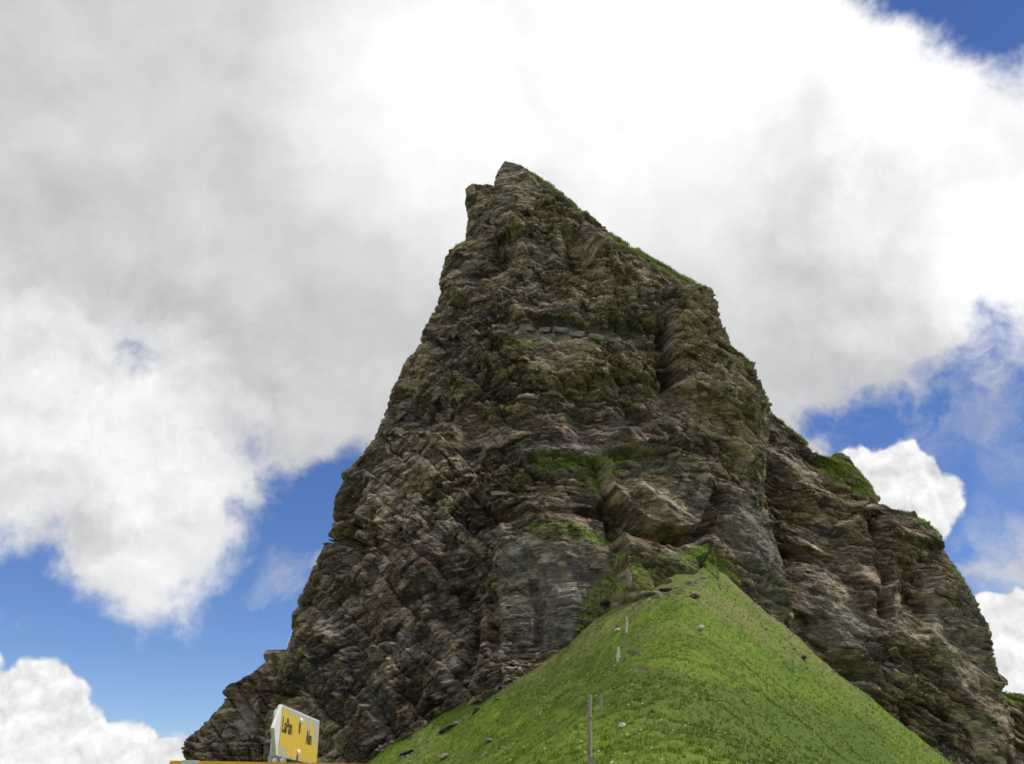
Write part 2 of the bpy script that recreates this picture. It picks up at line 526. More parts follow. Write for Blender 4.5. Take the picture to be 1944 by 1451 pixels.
def body(name, left, right, Yc, ratio, ncol, step, feats=(), greens=(), pales=(), big=1.0, seed=0, py1=None, nback=36, calm=(),
         bedl=-4.0, bedr=22.0, edge=.35, warm=(), pw=.85, fgain=1.4):
    lp = np.array(left, float); rp = np.array(right, float)
    top = max(lp[0, 1], rp[0, 1]); bot = py1 or min(lp[-1, 1], rp[-1, 1])
    rows = np.arange(top, bot, step)
    xl, xr = np.interp(rows, lp[:, 1], lp[:, 0]), np.interp(rows, rp[:, 1], rp[:, 0])
    yc = np.array(Yc, float); yy = np.interp(rows, yc[:, 0], yc[:, 1])
    XL, _, ZZ = at(xl, rows, yy)
    XR, _, _ = at(xr, rows, yy)
    w = np.maximum((XR - XL) / 2, .05); xc = (XL + XR) / 2
    th = np.concatenate([np.linspace(0, np.pi, ncol), np.linspace(np.pi, 2 * np.pi, nback + 2)[1:-1]])
    n = len(th)
    T = th[None, :] + 0 * rows[:, None]
    Wd = w[:, None]; d = np.array(ratio)[0] * Wd + np.array(ratio)[1]
    st = np.sin(T); sy = np.sign(st) * np.abs(st) ** pw
    x = xc[:, None] - Wd * np.cos(T)
    y = yy[:, None] - d * sy
    z = ZZ[:, None] + 0 * T
    nxv, nyv = -np.cos(T) / Wd, -st / d
    ln = np.hypot(nxv, nyv) + 1e-9
    nxv, nyv = nxv / ln, nyv / ln
    px, py = pix(x, y, z)
    frontm = (st > 0)
    face = sstep(0.02, .5, np.clip(st, 0, 1)) * (1 - edge) + edge
    # warp + bedding
    f32 = lambda a: a.astype(np.float32)
    x3, y3, z3 = f32(x), f32(y), f32(z)
    wx = 2.2 * fbm(x3 / 13, y3 / 13, z3 / 13, 3, 5 + seed)
    wz = 1.5 * fbm(x3 / 16, y3 / 16, z3 / 12, 3, 15 + seed)
    bl = np.log1p(np.exp(np.clip((bedl - x) / 5, -20, 20))) * 5
    br = np.log1p(np.exp(np.clip((x - bedr) / 6, -20, 20))) * 6
    s = f32(z + .95 * bl + .38 * br + wz + .10 * x)
    lat = f32(x + .55 * y * np.where(frontm, 1, 1) + wx + .22 * z)
    h = np.zeros_like(x3)
    h += big * face * 2.2 * fbm(x3 / 19 + .02 * z3, y3 / 19, z3 / 46, 3, 21 + seed, True, .55)
    h -= big * face * 1.5
    h += big * face * 1.05 * fbm(x3 / 8, y3 / 8, z3 / 9, 3, 31 + seed)
    lay = noise(s / 5.0, lat / 60, 0 * s, 77 + seed)            # strong and weak beds
    blk = np.zeros_like(x3)
    wob = .35 * noise(x3 / 2.1, y3 / 2.1, z3 / 2.1, 88 + seed)
    cm = 1.0
    for poly, k in calm:
        cm = cm * (1 - k * inpoly(px, py, poly, 20))
    rough = (.28 + 1.0 * sstep(-.25, .35, noise(x3 / 17, y3 / 17, z3 / 17, 99 + seed))) * cm
    for (bw, bh, amp, jo, wgt) in ((11, 4.4, .95, .5, .15), (4.4, 1.5, .66, .5, .35), (2.0, .62, .43, .33, .4), (.95, .31, .22, .17, .3)):
        o_, j_, k_ = bricks(lat + wob * bw * .28, s + wob * bh * .40, bw, bh, int(bw * 10) + seed)
        h += rough * amp * (o_ * .8 - j_ * jo)
        blk += wgt * k_
    # slanting joint set that cuts the beds on the left face
    o_, j_, k_ = bricks(f32(.62 * x + .35 * y - .78 * z + wx), f32(.78 * x + .3 * y + .62 * z + .6 * wz), 7.5, 2.4, 700 + seed)
    h += cm * .55 * sstep(12, -8, x) * (o_ * .9 - j_ * .7)
    blk += .25 * (k_ - .5)
    h += .9 * cm * lay * face
    h += .16 * cm * fbm(x3 / 1.5, y3 / 1.5, z3 / 1.5, 3, 61 + seed, True)
    for f in feats:
        poly, a, sft = f[0], f[1], f[2]
        jx = 7 * noise(x3 / 2.6, y3 / 2.6, z3 / 2.6, 123) + 9 * noise(x3 / 7, y3 / 7, z3 / 7, 127)
        h += a * fgain * inpoly(px + jx, py + jx * .7, poly, sft)
    k = np.where(frontm, 1, .5) * np.clip(Wd / 9.0, .10, 1)
    h = h * k
    x = x + nxv * h; y = y + nyv * h
    z = z + .12 * h
    # bring the outline back to the measured one (smoothly, small roughness stays)
    wl = np.clip((np.cos(T) - .15) / .85, 0, 1) ** 1.3
    wr = np.clip((-np.cos(T) - .15) / .85, 0, 1) ** 1.3
    for it in range(3):
        px2, py2 = pix(x, y, z)
        b0 = rows[0] - 12
        bi = np.clip(((py2 - b0) / 4).astype(int), 0, int((rows[-1] - b0) / 4) + 12)
        nb = bi.max() + 1
        mn = np.full(nb, 1e9); mx = np.full(nb, -1e9)
        np.minimum.at(mn, bi.ravel(), px2.ravel()); np.maximum.at(mx, bi.ravel(), px2.ravel())
        yb = b0 + 4 * np.arange(nb) + 2
        ok = mn < 1e8
        eL = np.interp(yb, lp[:, 1], lp[:, 0]) - mn; eR = np.interp(yb, rp[:, 1], rp[:, 0]) - mx
        eL, eR = np.interp(yb, yb[ok], eL[ok]), np.interp(yb, yb[ok], eR[ok])
        ker = np.array([1, 2, 3, 2, 1.]) / 9
        eL = np.convolve(np.pad(eL, 2, 'edge'), ker, 'valid'); eR = np.convolve(np.pad(eR, 2, 'edge'), ker, 'valid')
        dep = y * cP + (z - EYE) * sP
        x = x + (np.interp(py2, yb, eL) * wl + np.interp(py2, yb, eR) * wr) * dep / FPX * .9 * sstep(rows[0] - 2, rows[0] + 30, py2)
    V = np.stack([x, y, z], -1)
    # normals for plant cover
    dth = np.roll(V, -1, 1) - np.roll(V, 1, 1)
    dv = np.gradient(V, axis=0)
    nn = np.cross(dth, dv); nn /= np.linalg.norm(nn, axis=-1, keepdims=True) + 1e-9
    if np.mean((nn[..., 0] * nxv + nn[..., 1] * nyv)) < 0:
        nn = -nn
    px2, py2 = pix(V[..., 0], V[..., 1], V[..., 2])
    gr = .42 * sstep(.45, .85, nn[..., 2]) * sstep(-.3, .3, noise(x3 / 11, y3 / 11, z3 / 11, 131 + seed))
    wv = 6 * noise(x3 / 3, y3 / 3, z3 / 3, 133)
    for poly, a in greens:
        gr = np.maximum(gr, a * inpoly(px2 + wv, py2 + wv * .6, poly, 14) * (.55 + .6 * sstep(.0, .6, nn[..., 2])))
    pal = np.zeros_like(x3)
    for poly, a in pales:
        pal = np.maximum(pal, a * inpoly(px2 + wv, py2 + wv, poly, 10))
    wm = np.zeros_like(x3)
    for poly, a in warm:
        wm = np.maximum(wm, a * inpoly(px2 + wv, py2 + wv, poly, 50))
    blk = np.clip((blk - .5 * 1.2) * 1.9 + .5, 0, 1)
    nr = len(rows)
    ix = np.arange(nr * n).reshape(nr, n)
    nxt = np.roll(ix, -1, 1)
    quads = np.stack([ix[:-1], nxt[:-1], nxt[1:], ix[1:]], -1).reshape(-1, 4)[:, ::-1]
    top_c = V[0].mean(0)
    verts = np.concatenate([V.reshape(-1, 3), top_c[None]])
    tris = np.stack([ix[0], nxt[0], np.full(n, nr * n)], -1)
    me = mesh_np(name, verts, quads, tris, smooth=False)
    cols = np.stack([blk, gr, pal, wm], -1).reshape(-1, 4)
    attr(me, 'rock', np.concatenate([cols, cols[:1]]))
    o = link(name, me, mat=M_ROCK)
    sel = (gr > .5) & (nn[..., 2] > .1) & frontm
    LEDGE.append(V[sel])
    return o, V, nn, px2, py2, np.stack([nxv, nyv], -1)


LEFT = [(958, 306), (946, 322), (940, 338), (934, 365), (926, 395), (914, 430), (895, 452), (866, 463), (845, 487), (838, 515), (832, 535), (836, 555),
        (828, 580), (812, 610), (800, 632), (795, 658), (770, 683), (762, 705), (742, 742), (734, 775), (712, 828), (682, 868), (655, 893),
        (644, 900), (652, 912), (634, 945), (630, 1000), (607, 1050), (590, 1085), (582, 1105), (564, 1140), (558, 1190), (548, 1220), (533, 1260),
        (515, 1320), (505, 1380), (498, 1451), (490, 1600), (480, 1800)]
RIGHT = [(960, 306), (985, 315), (1030, 339), (1050, 352), (1075, 375), (1130, 414), (1165, 445), (1210, 474), (1240, 490), (1290, 520), (1330, 537),
         (1355, 550), (1364, 580), (1367, 605), (1380, 630), (1386, 655), (1408, 672), (1432, 686), (1437, 710), (1450, 735), (1460, 760), (1463, 790),
         (1462, 820), (1456, 870), (1452, 930), (1464, 1000), (1490, 1080), (1505, 1160), (1500, 1250), (1490, 1450), (1490, 1800)]
YMAIN = [(300, 206), (450, 203), (700, 194), (900, 186), (1100, 177), (1300, 170), (1500, 166), (1800, 164)]
FEATS = [
    ([(1125, 888), (1270, 880), (1300, 940), (1312, 1005), (1292, 1045), (1230, 1035), (1190, 1015), (1140, 960)], 6.0, 10),
    ([(925, 905), (1000, 876), (1128, 886), (1142, 960), (1112, 990), (965, 1000), (922, 965)], 2.6, 14),
    ([(985, 876), (1190, 868), (1275, 880), (1268, 896), (1130, 902), (990, 896)], 1.6, 8),
    ([(950, 1010), (1080, 996), (1150, 1008), (1310, 1060), (1175, 1330), (1000, 1430), (880, 1440), (925, 1120)], 3.0, 14),
    ([(1130, 988), (1200, 1030), (1295, 1056), (1230, 1085), (1150, 1045)], -5.0, 12),
    ([(1258, 600), (1280, 600), (1288, 722), (1258, 735)], -2.6, 10),
    ([(1160, 1050), (1250, 1045), (1335, 1075), (1345, 1250), (1250, 1300), (1150, 1280)], 4.0, 10),
    ([(1285, 560), (1365, 556), (1440, 715), (1466, 790), (1400, 800), (1290, 740)], 2.8, 18),
    ([(1072, 452), (1108, 440), (1135, 482), (1082, 505)], -3.2, 14),
    ([(1100, 440), (1150, 470), (1165, 500), (1125, 490)], 1.4, 10),
    ([(885, 490), (940, 450), (962, 515), (900, 545)], -2.6, 22),
    ([(935, 560), (1250, 552), (1285, 618), (1110, 628), (945, 610)], 1.9, 12),
    ([(955, 617), (1265, 630), (1275, 655), (955, 650)], -.9, 10),
    ([(950, 652), (1200, 660), (1250, 720), (1080, 735), (960, 700)], 1.2, 12),
    ([(1385, 925), (1420, 945), (1475, 1060), (1500, 1190), (1410, 1085), (1365, 1000)], 1.6, 16),
    ([(1060, 742), (1180, 740), (1240, 800), (1100, 838)], -1.8, 24),
    ([(1280, 890), (1330, 900), (1350, 1010), (1310, 1040), (1312, 980)], -3.4, 14),
    ([(835, 1000), (860, 1010), (760, 1180), (690, 1290), (670, 1280), (750, 1150)], 1.5, 16),
    ([(900, 1120), (930, 1130), (880, 1260), (800, 1370), (780, 1360), (860, 1240)], 1.4, 12),
    ([(630, 1020), (680, 1000), (670, 1070), (630, 1085)], -2.2, 22),
    ([(775, 1230), (850, 1110), (900, 1110), (850, 1240), (790, 1300)], -1.6, 22),
    ([(860, 820), (950, 740), (1010, 830), (940, 900), (870, 900)], -1.5, 30),
    ([(930, 1130), (948, 1130), (955, 1250), (935, 1262)], -1.8, 9),
    ([(1010, 1120), (1024, 1120), (1030, 1240), (1012, 1240)], -1.2, 8),
]
GREENS = [
    ([(1140, 415), (1240, 480), (1345, 533), (1372, 560), (1300, 540), (1225, 500), (1165, 460)], .85),
    ([(960, 300), (1060, 350), (1140, 420), (1130, 432), (1040, 362)], .55),
    ([(1010, 874), (1185, 858), (1192, 884), (1080, 894), (1020, 890)], 1.15),
    ([(1080, 890), (1190, 885), (1140, 940), (1100, 930)], .75),
    ([(950, 642), (1050, 640), (1050, 662), (955, 662)], .6),
    ([(1000, 988), (1090, 990), (1170, 1030), (1150, 1040), (1010, 1008)], .8),
    ([(940, 930), (985, 890), (1000, 905), (950, 950)], .55),
    ([(1100, 1150), (1165, 1050), (1340, 1045), (1390, 1130), (1200, 1180), (1090, 1210)], .72),
    ([(1310, 1040), (1350, 1030), (1400, 1080), (1410, 1130), (1340, 1085)], .95),
    ([(1395, 655), (1440, 690), (1445, 720), (1405, 700)], .7),
    ([(1300, 770), (1330, 800), (1325, 815), (1295, 790)], .5),
    ([(1030, 780), (960, 800), (1000, 840)], .35),
    ([(860, 455), (900, 440), (890, 470), (850, 490)], .45),
]
PALES = [
    ([(1390, 925), (1425, 950), (1480, 1060), (1505, 1190), (1410, 1095), (1370, 1000)], .5),
    ([(985, 840), (1270, 845), (1280, 872), (985, 872)], .55),
    ([(990, 618), (1210, 632), (1215, 655), (990, 645)], .7),
    ([(690, 1300), (715, 1270), (755, 1335), (730, 1400), (690, 1410)], .65),
    ([(955, 1030), (1140, 1020), (1160, 1060), (1130, 1150), (960, 1230), (940, 1150)], .45),
    ([(930, 1230), (1100, 1160), (1090, 1220), (960, 1270)], .6),
    ([(860, 1255), (895, 1235), (850, 1290), (820, 1312)], .9),
    ([(745, 1240), (775, 1190), (785, 1210), (745, 1265)], .7),
    ([(980, 880), (1075, 872), (1120, 905), (1060, 920)], .55),
    ([(1195, 868), (1275, 872), (1280, 900), (1200, 892)], .6),
]
WARM = [
    ([(1270, 540), (1380, 540), (1470, 780), (1420, 900), (1300, 800)], 1.0),
    ([(960, 640), (1230, 660), (1240, 740), (980, 730)], .7),
    ([(940, 330), (1050, 350), (1200, 480), (1180, 600), (960, 560)], .45),
    ([(1160, 900), (1300, 900), (1310, 1040), (1200, 1040)], .6),
]
mountain, MV, MN, MPX, MPY, _ = body('mountain', LEFT, RIGHT, YMAIN, (.52, 0.0), 640, 1.6, FEATS, GREENS, PALES, seed=0,
                                    calm=[([(935, 300), (1060, 345), (1010, 400), (930, 440)], .8), ([(1390, 925), (1420, 945), (1480, 1060), (1500, 1190), (1410, 1085)], .1)],
                                    warm=WARM)
tag(mountain, 'dark brown rock peak towering over the grassy ridge', 'mountain', kind='structure')

RL = [(1330, 760), (1300, 900), (1290, 1100), (1290, 1300), (1280, 1800)]
RR = [(1440, 764), (1466, 782), (1490, 804), (1532, 838), (1546, 860), (1575, 868), (1600, 872), (1622, 884), (1650, 915), (1666, 942), (1690, 966), (1722, 970), (1760, 988),
      (1790, 1018), (1797, 1050), (1830, 1100), (1850, 1130), (1862, 1160), (1880, 1190), (1886, 1225), (1893, 1265), (1905, 1300),
      (1912, 1330), (1925, 1400), (1935, 1500), (1960, 1800)]
YR = [(760, 202), (900, 197), (1100, 187), (1300, 179), (1500, 175), (1800, 171)]
cliff, CV, CN, _, _, _ = body('cliff', RL, RR, YR, (.34, 0.0), 400, 1.7,
      [([(1430, 850), (1475, 870), (1520, 1050), (1505, 1100), (1440, 1000)], -1.0, 30), ([(1590, 1000), (1640, 960), (1700, 1120), (1640, 1160)], 1.8, 18), ([(1640, 990), (1665, 990), (1690, 1180), (1670, 1180)], -2.6, 14),
       ([(1720, 1040), (1770, 1060), (1760, 1180), (1715, 1170)], -2.4, 16), ([(1480, 1030), (1590, 1060), (1560, 1080), (1480, 1050)], -1.6, 10),
       ([(1680, 965), (1790, 1000), (1795, 1040), (1690, 1030)], 2.0, 10), ([(1490, 1170), (1560, 1180), (1640, 1300), (1560, 1290)], -1.6, 20)],
      [([(1545, 850), (1600, 850), (1690, 955), (1640, 945), (1560, 900)], 1.1), ([(1680, 955), (1770, 978), (1800, 1030), (1740, 990)], 1.0),
       ([(1475, 785), (1540, 835), (1545, 860), (1490, 820)], .8), ([(1800, 1060), (1850, 1110), (1840, 1130), (1800, 1085)], .7),
       ([(1890, 1290), (1944, 1330), (1944, 1350), (1900, 1320)], .7)],
      [([(1510, 1130), (1620, 1130), (1700, 1290), (1640, 1330), (1540, 1200)], .45), ([(1740, 1080), (1850, 1120), (1890, 1300), (1800, 1300)], .5)],
      seed=100, bedl=-90, bedr=40, warm=[([(1460, 900), (1600, 900), (1660, 1100), (1500, 1050)], .9), ([(1700, 1050), (1880, 1100), (1890, 1400), (1700, 1400)], .7)])
tag(cliff, 'lower grass-topped cliff running down to the right of the peak', 'cliff', kind='structure')

KL = [(1578, 866), (1570, 880), (1560, 960)]
KR = [(1592, 863), (1612, 868), (1640, 905), (1668, 960)]
knoll, *_ = body('rock_knoll', [(1585, 863), (1568, 872), (1540, 900), (1520, 1000)], [(1596, 863), (1613, 869), (1636, 900), (1652, 922), (1690, 1000)],
                 [(860, 214), (1000, 212)], (.5, 0), 110, 1.6, (), [([(1570, 855), (1605, 860), (1600, 900), (1560, 900)], 1.0)], seed=200, nback=16, big=.4)
tag(knoll, 'small grassy rock knoll on the cliff top beside the white cloud', 'rock', kind='structure')

fin, *_ = body('rock_fin', [(893, 352), (886, 362), (882, 385), (888, 415), (884, 440), (880, 520)], [(940, 356), (945, 400), (950, 520)],
               [(350, 212), (520, 211)], (.45, 0), 120, 1.5, (), [([(890, 348), (940, 350), (938, 360), (892, 358)], .6)], seed=300, nback=16, big=.3,
               warm=[([(880, 350), (950, 350), (950, 460), (880, 460)], 1.0)])
tag(fin, 'blocky rock fin standing just left of the summit', 'rock', kind='structure')

SL = [(512, 1236), (503, 1245), (500, 1260), (470, 1282), (426, 1304), (421, 1318), (428, 1330), (396, 1364), (376, 1384), (350, 1404), (343, 1424), (350, 1440), (352, 1460),
      (330, 1560), (300, 1800)]
SR = [(560, 1236), (620, 1300), (640, 1451), (640, 1800)]
spur, *_ = body('rock_spur', SL, SR, [(1230, 190), (1451, 182), (1800, 178)], (.4, 0), 260, 1.6, (),
                [([(420, 1330), (480, 1290), (500, 1300), (440, 1360), (390, 1400), (380, 1390)], .42), ([(500, 1240), (540, 1240), (520, 1270)], .5)],
                [([(450, 1340), (495, 1340), (480, 1400), (450, 1400)], .8), ([(410, 1390), (440, 1380), (430, 1440), (400, 1440)], .5)], seed=400, bedl=-90, bedr=90)
tag(spur, 'low broken rock spur at the left foot of the peak', 'rock', kind='structure')

farr, *_ = body('far_cliff', [(1905, 1318), (1890, 1340), (1880, 1400), (1870, 1600)], [(1935, 1318), (1950, 1330), (2000, 1345), (2060, 1420), (2120, 1600)],
                [(1310, 214), (1600, 208)], (.4, 0), 130, 1.8, (), [([(1890, 1300), (1944, 1325), (1944, 1345), (1900, 1330)], .9)], seed=500, nback=20)
tag(farr, 'dark far cliff at the right edge behind the lower cliff', 'cliff', kind='structure')

# ------------------------------------------------------------------ rock blocks that stand out of the faces
def block_mesh(name, seed, sx=1.0, sy=.8, sz=.5, rnd=.22, sub=1):
    rr = random.Random(seed)
    bm = bmesh.new()
    bmesh.ops.create_cube(bm, size=1.0)
    for v in bm.verts:
        v.co = Vector((v.co.x * sx * (1 + rr.uniform(-rnd, rnd)), v.co.y * sy * (1 + rr.uniform(-rnd, rnd)), v.co.z * sz * (1 + rr.uniform(-rnd * 1.5, rnd * 1.5))))
    bmesh.ops.subdivide_edges(bm, edges=list(bm.edges), cuts=1, use_grid_fill=True)
    for v in bm.verts:
        corner = sum(abs(c) > t * .8 for c, t in zip(v.co, (sx * .5, sy * .5, sz * .5)))
        v.co = v.co * (1 - .10 * (corner == 3) + rr.uniform(-.09, .09)) + Vector((rr.uniform(-.05, .05), rr.uniform(-.05, .05), rr.uniform(-.04, .04)))
    me = bpy.data.meshes.new(name)
    bm.to_mesh(me); bm.free()
    n = len(me.vertices)
    attr(me, 'rock', np.tile([[rr.uniform(.25, .85), 0, rr.uniform(0, .3), rr.uniform(0, .6)]], (n, 1)))
    me.materials.append(M_ROCK)
    return me


BLK = [block_mesh('rock_block', 30 + k, 1.0, .9, .34 + .1 * (k % 4)) for k in range(7)]


def place_blocks(parent, V, N, want, seed, pred=None, smin=.7, smax=2.0):
    rr = np.random.default_rng(seed)
    nr, n = V.shape[:2]
    made, tries = 0, 0
    taken = []
    while made < want and tries < want * 60:
        tries += 1
        i, j = int(rr.integers(10, nr - 10)), int(rr.integers(8, n - 50))
        p, q = V[i, j], N[i, j]
        x_, y_ = pix(*p)
        if not (0 < x_ < 1944 and 0 < y_ < 1440) or q[1] > -.15:
            continue
        if terrain(np.array([p[0]]), np.array([p[1]]), False)[0] > p[2] - .5:
            continue
        if pred is not None and not pred(x_, y_):
            continue
        if any((p[0] - a[0]) ** 2 + (p[2] - a[2]) ** 2 < 4.5 for a in taken):
            continue
        taken.append(p)
        s_ = float(rr.uniform(smin, smax)) * (1 if rr.random() > .15 else 1.4)
        o = bpy.data.objects.new('block', BLK[int(rr.integers(len(BLK)))])
        COL.objects.link(o)
        o.parent = parent
        o.location = Vector(p) - Vector(q) * s_ * .16
        dip = -.36 if x_ > 1180 else (.75 if x_ < 900 else .04)
        o.rotation_euler = (float(rr.uniform(-.2, .2)), -dip, math.atan2(q[1], q[0]) + math.pi / 2 + float(rr.uniform(-.35, .35)))
        o.scale = (s_ * float(rr.uniform(.8, 1.7)), s_ * .8, s_ * float(rr.uniform(.6, 1.0)))
        made += 1


place_blocks(mountain, MV, MN, 170, 3)
place_blocks(cliff, CV, CN, 90, 4)

# the pale row of blocks under the overhang half way up the face
for px_, py_, s_ in ((1008, 628, 1.6), (1036, 630, 1.7), (1064, 631, 2.1), (1098, 638, 2.2), (1132, 643, 2.3), (1166, 650, 2.0), (1012, 700, 1.4)):
    k = np.argmin((MPX[:, :640] - px_) ** 2 + (MPY[:, :640] - py_) ** 2)
    i, j = divmod(int(k), 640)
    o = link('block', block_mesh('pale_block', px_, 1, .9, .62), mountain)
    o.data.attributes['rock'].data.foreach_set('color', np.tile(np.array([.5, 0, 1.0, 0], np.float32), len(o.data.vertices)))
    o.location = Vector(MV[i, j]) + Vector((0, -.35, 0))
    o.scale = (s_ * 1.25, s_, s_ * .8)
    o.rotation_euler = (.1, .12, random.uniform(-.3, .3))
    o['label'] = 'pale squarish rock block in a row under the overhang'

# ------------------------------------------------------------------ grass blades and flowers
def scatter(n, seed, rngY=(18, 150), bias=1.6):
    rr = np.random.default_rng(seed)
    y = rngY[0] + (rngY[1] - rngY[0]) * rr.random(n) ** bias
    xc = smooth_interp(y, YC, XCV)
    half = np.interp(y, [18, 150], [13, 52])
    x = xc + (rr.random(n) * 2 - 1) * half
    return x, y, terrain(x, y), rr


def build_grass():
    x, y, z, rr = scatter(75000, 5)
    n = len(x); nb = 4
    s = np.interp(y, [18, 60, 150], [.09, .15, .22]) * rr.uniform(.6, 1.5, n)
    V, C = [], []
    px, py = pix(x, y, z)
    f1, f2, f3 = turf_fields(px, py, x, y, z)
    keep = f2 < .4
    x, y, z, s, f1, f2, f3 = [a[keep] for a in (x, y, z, s, f1, f2, f3)]
    n = len(x)
    for b in range(nb):
        a = rr.uniform(0, 2 * np.pi, n); l = rr.uniform(.25, .9, n); w = s * rr.uniform(.10, .2, n)
        ca, sa = np.cos(a), np.sin(a)
        ox, oy = rr.uniform(-.6, .6, n) * s, rr.uniform(-.6, .6, n) * s
        p0 = np.stack([x + ox - sa * w, y + oy + ca * w, z - .03], -1)
        p1 = np.stack([x + ox + sa * w, y + oy - ca * w, z - .03], -1)
        hh = s * rr.uniform(.6, 1.1, n)
        p2 = np.stack([x + ox + ca * l * s, y + oy + sa * l * s, z + hh], -1)
        V.append(np.stack([p0, p1, p2], 1))
        c = np.stack([np.clip(f1 + rr.normal(0, .18, n), 0, 1), f2, np.clip(f3 + rr.normal(0, .2, n), 0, 1), np.ones(n)], -1)
        C.append(np.repeat(c[:, None], 3, 1))
    V = np.concatenate(V).reshape(-1, 3); C = np.concatenate(C).reshape(-1, 4)
    me = mesh_np('grass', V, tris=np.arange(len(V)).reshape(-1, 3))
    attr(me, 'turf', C)
    o = link('grass', me, mat=M_BLADE)
    tag(o, 'short green grass growing over the ridge', 'grass', kind='stuff')


build_grass()

def build_ledge_grass():
    P = np.concatenate(LEDGE)
    rr = np.random.default_rng(21)
    P = P[rr.integers(0, len(P), 26000)] + rr.normal(0, .12, (26000, 3))
    n = len(P)
    s = rr.uniform(.18, .50, n); a = rr.uniform(0, 2 * np.pi, n); w = s * .16
    ca, sa = np.cos(a), np.sin(a)
    lean = rr.uniform(.2, .9, n)
    p0 = P + np.stack([-sa * w, ca * w, -.05 + 0 * s], -1)
    p1 = P + np.stack([sa * w, -ca * w, -.05 + 0 * s], -1)
    p2 = P + np.stack([ca * lean * s, sa * lean * s - .3 * s, s * .8], -1)
    V = np.stack([p0, p1, p2], 1).reshape(-1, 3)
    me = mesh_np('ledge_grass', V, tris=np.arange(len(V)).reshape(-1, 3))
    c = np.stack([rr.uniform(.1, .8, n), 0 * s, 0 * s, 1 + 0 * s], -1)
    attr(me, 'turf', np.repeat(c, 3, 0))
    tag(link('ledge_grass', me, mat=M_BLADE), 'grass tufts growing on the ledges and crest of the rock', 'grass', kind='stuff')


build_ledge_grass()

M_FLOWER = plain('pale_petals', (.62, .62, .50), (.75, .74, .60), 5, .8)


def build_flowers():
    x, y, z, rr = scatter(900, 9, (20, 120), 1.9)
    n = len(x); s = np.interp(y, [18, 120], [.035, .10]) * rr.uniform(.6, 1.5, n)
    k = 6
    ang = np.arange(k) * 2 * np.pi / k
    V = np.zeros((n, k + 1, 3)); up = s * 2.2
    V[:, 0] = np.stack([x, y, z + up + s * .4], -1)
    for j in range(k):
        V[:, j + 1] = np.stack([x + np.cos(ang[j]) * s, y + np.sin(ang[j]) * s, z + up], -1)
    base = (np.arange(n) * (k + 1))[:, None]
    T = np.concatenate([np.stack([base[:, 0], base[:, 0] + 1 + j, base[:, 0] + 1 + (j + 1) % k], -1) for j in range(k)])
    o = link('flowers', mesh_np('flowers', V, tris=T), mat=M_FLOWER)
    tag(o, 'tiny pale flowers dotted through the grass', 'flowers', kind='stuff')


build_flowers()

# ------------------------------------------------------------------ stones on the grass
M_STONE = plain('pale_stone', (.30, .28, .24), (.62, .60, .55), 3.0, .9, 0, .05)
M_MID = plain('grey_stone', (.14, .12, .10), (.30, .27, .23), 3.0, .9, 0, .05)
M_DSTONE = plain('dark_stone', (.030, .027, .02), (.085, .075, .055), 3.0, .92, 0, .08)


def hit(px, py, y0=14, y1=175):
    """where the sight line of a photograph pixel meets the ridge"""
    Ys = np.arange(y0, y1, .25)
    x_, _, z_ = at(px, py, Ys)
    low_ = np.nonzero(z_ < terrain(x_, Ys))[0]
    if len(low_):
        k = low_[0]
        return float(x_[k]), float(Ys[k]), tz(x_[k], Ys[k])
    # above the turf: the sight line ends on the rock
    k = int(np.argmin((MPX[:, :640] - px) ** 2 + (MPY[:, :640] - py) ** 2))
    p = MV[k // 640, k % 640]
    return float(p[0]), float(p[1]) - .3, float(p[2]) - .4


def stone(px, py, wpx, hpx, label, mat, seed, flat=1.0, rot=0.0, name='stone', cat='stone'):
    x_, y_, z_ = hit(px, py)
    if name == 'dark_bank':
        wpx, hpx = wpx * .8, hpx * .75
    s_ = wpx / FPX * y_ * .5; hh = hpx / FPX * y_ * .5
    bm = bmesh.new()
    bmesh.ops.create_icosphere(bm, subdivisions=3, radius=1)
    rr = random.Random(seed)
    off = Vector((rr.uniform(0, 50), rr.uniform(0, 50), rr.uniform(0, 50)))
    cs = np.array([v.co[:] for v in bm.verts])
    nn = .30 * fbm(cs[:, 0] * 1.1 + off.x, cs[:, 1] * 1.1 + off.y, cs[:, 2] * 1.1 + off.z, 3, seed)
    pl = []
    for _ in range(13):
        n_ = Vector((rr.gauss(0, 1), rr.gauss(0, 1), rr.gauss(0, 1))).normalized()
        pl.append((n_, rr.uniform(.55, .92)))
    for v, k in zip(bm.verts, nn):
        d_ = v.co.normalized()
        rad = min([1.05] + [q / d_.dot(n_) for n_, q in pl if d_.dot(n_) > .05])   # flat broken faces
        c = d_ * rad * (1 + .25 * float(k))
        v.co = (c.x * s_, c.y * s_ * .9, c.z * hh * flat)
    me = bpy.data.meshes.new(name)
    bm.to_mesh(me); bm.free()
    o = link(name, me, mat=mat, loc=(x_, y_, z_ + hh * (.05 if name == 'dark_bank' else .25)))
    o.rotation_euler = (0, rot, rr.uniform(-.4, .4))
    tag(o, label, cat)
    return o


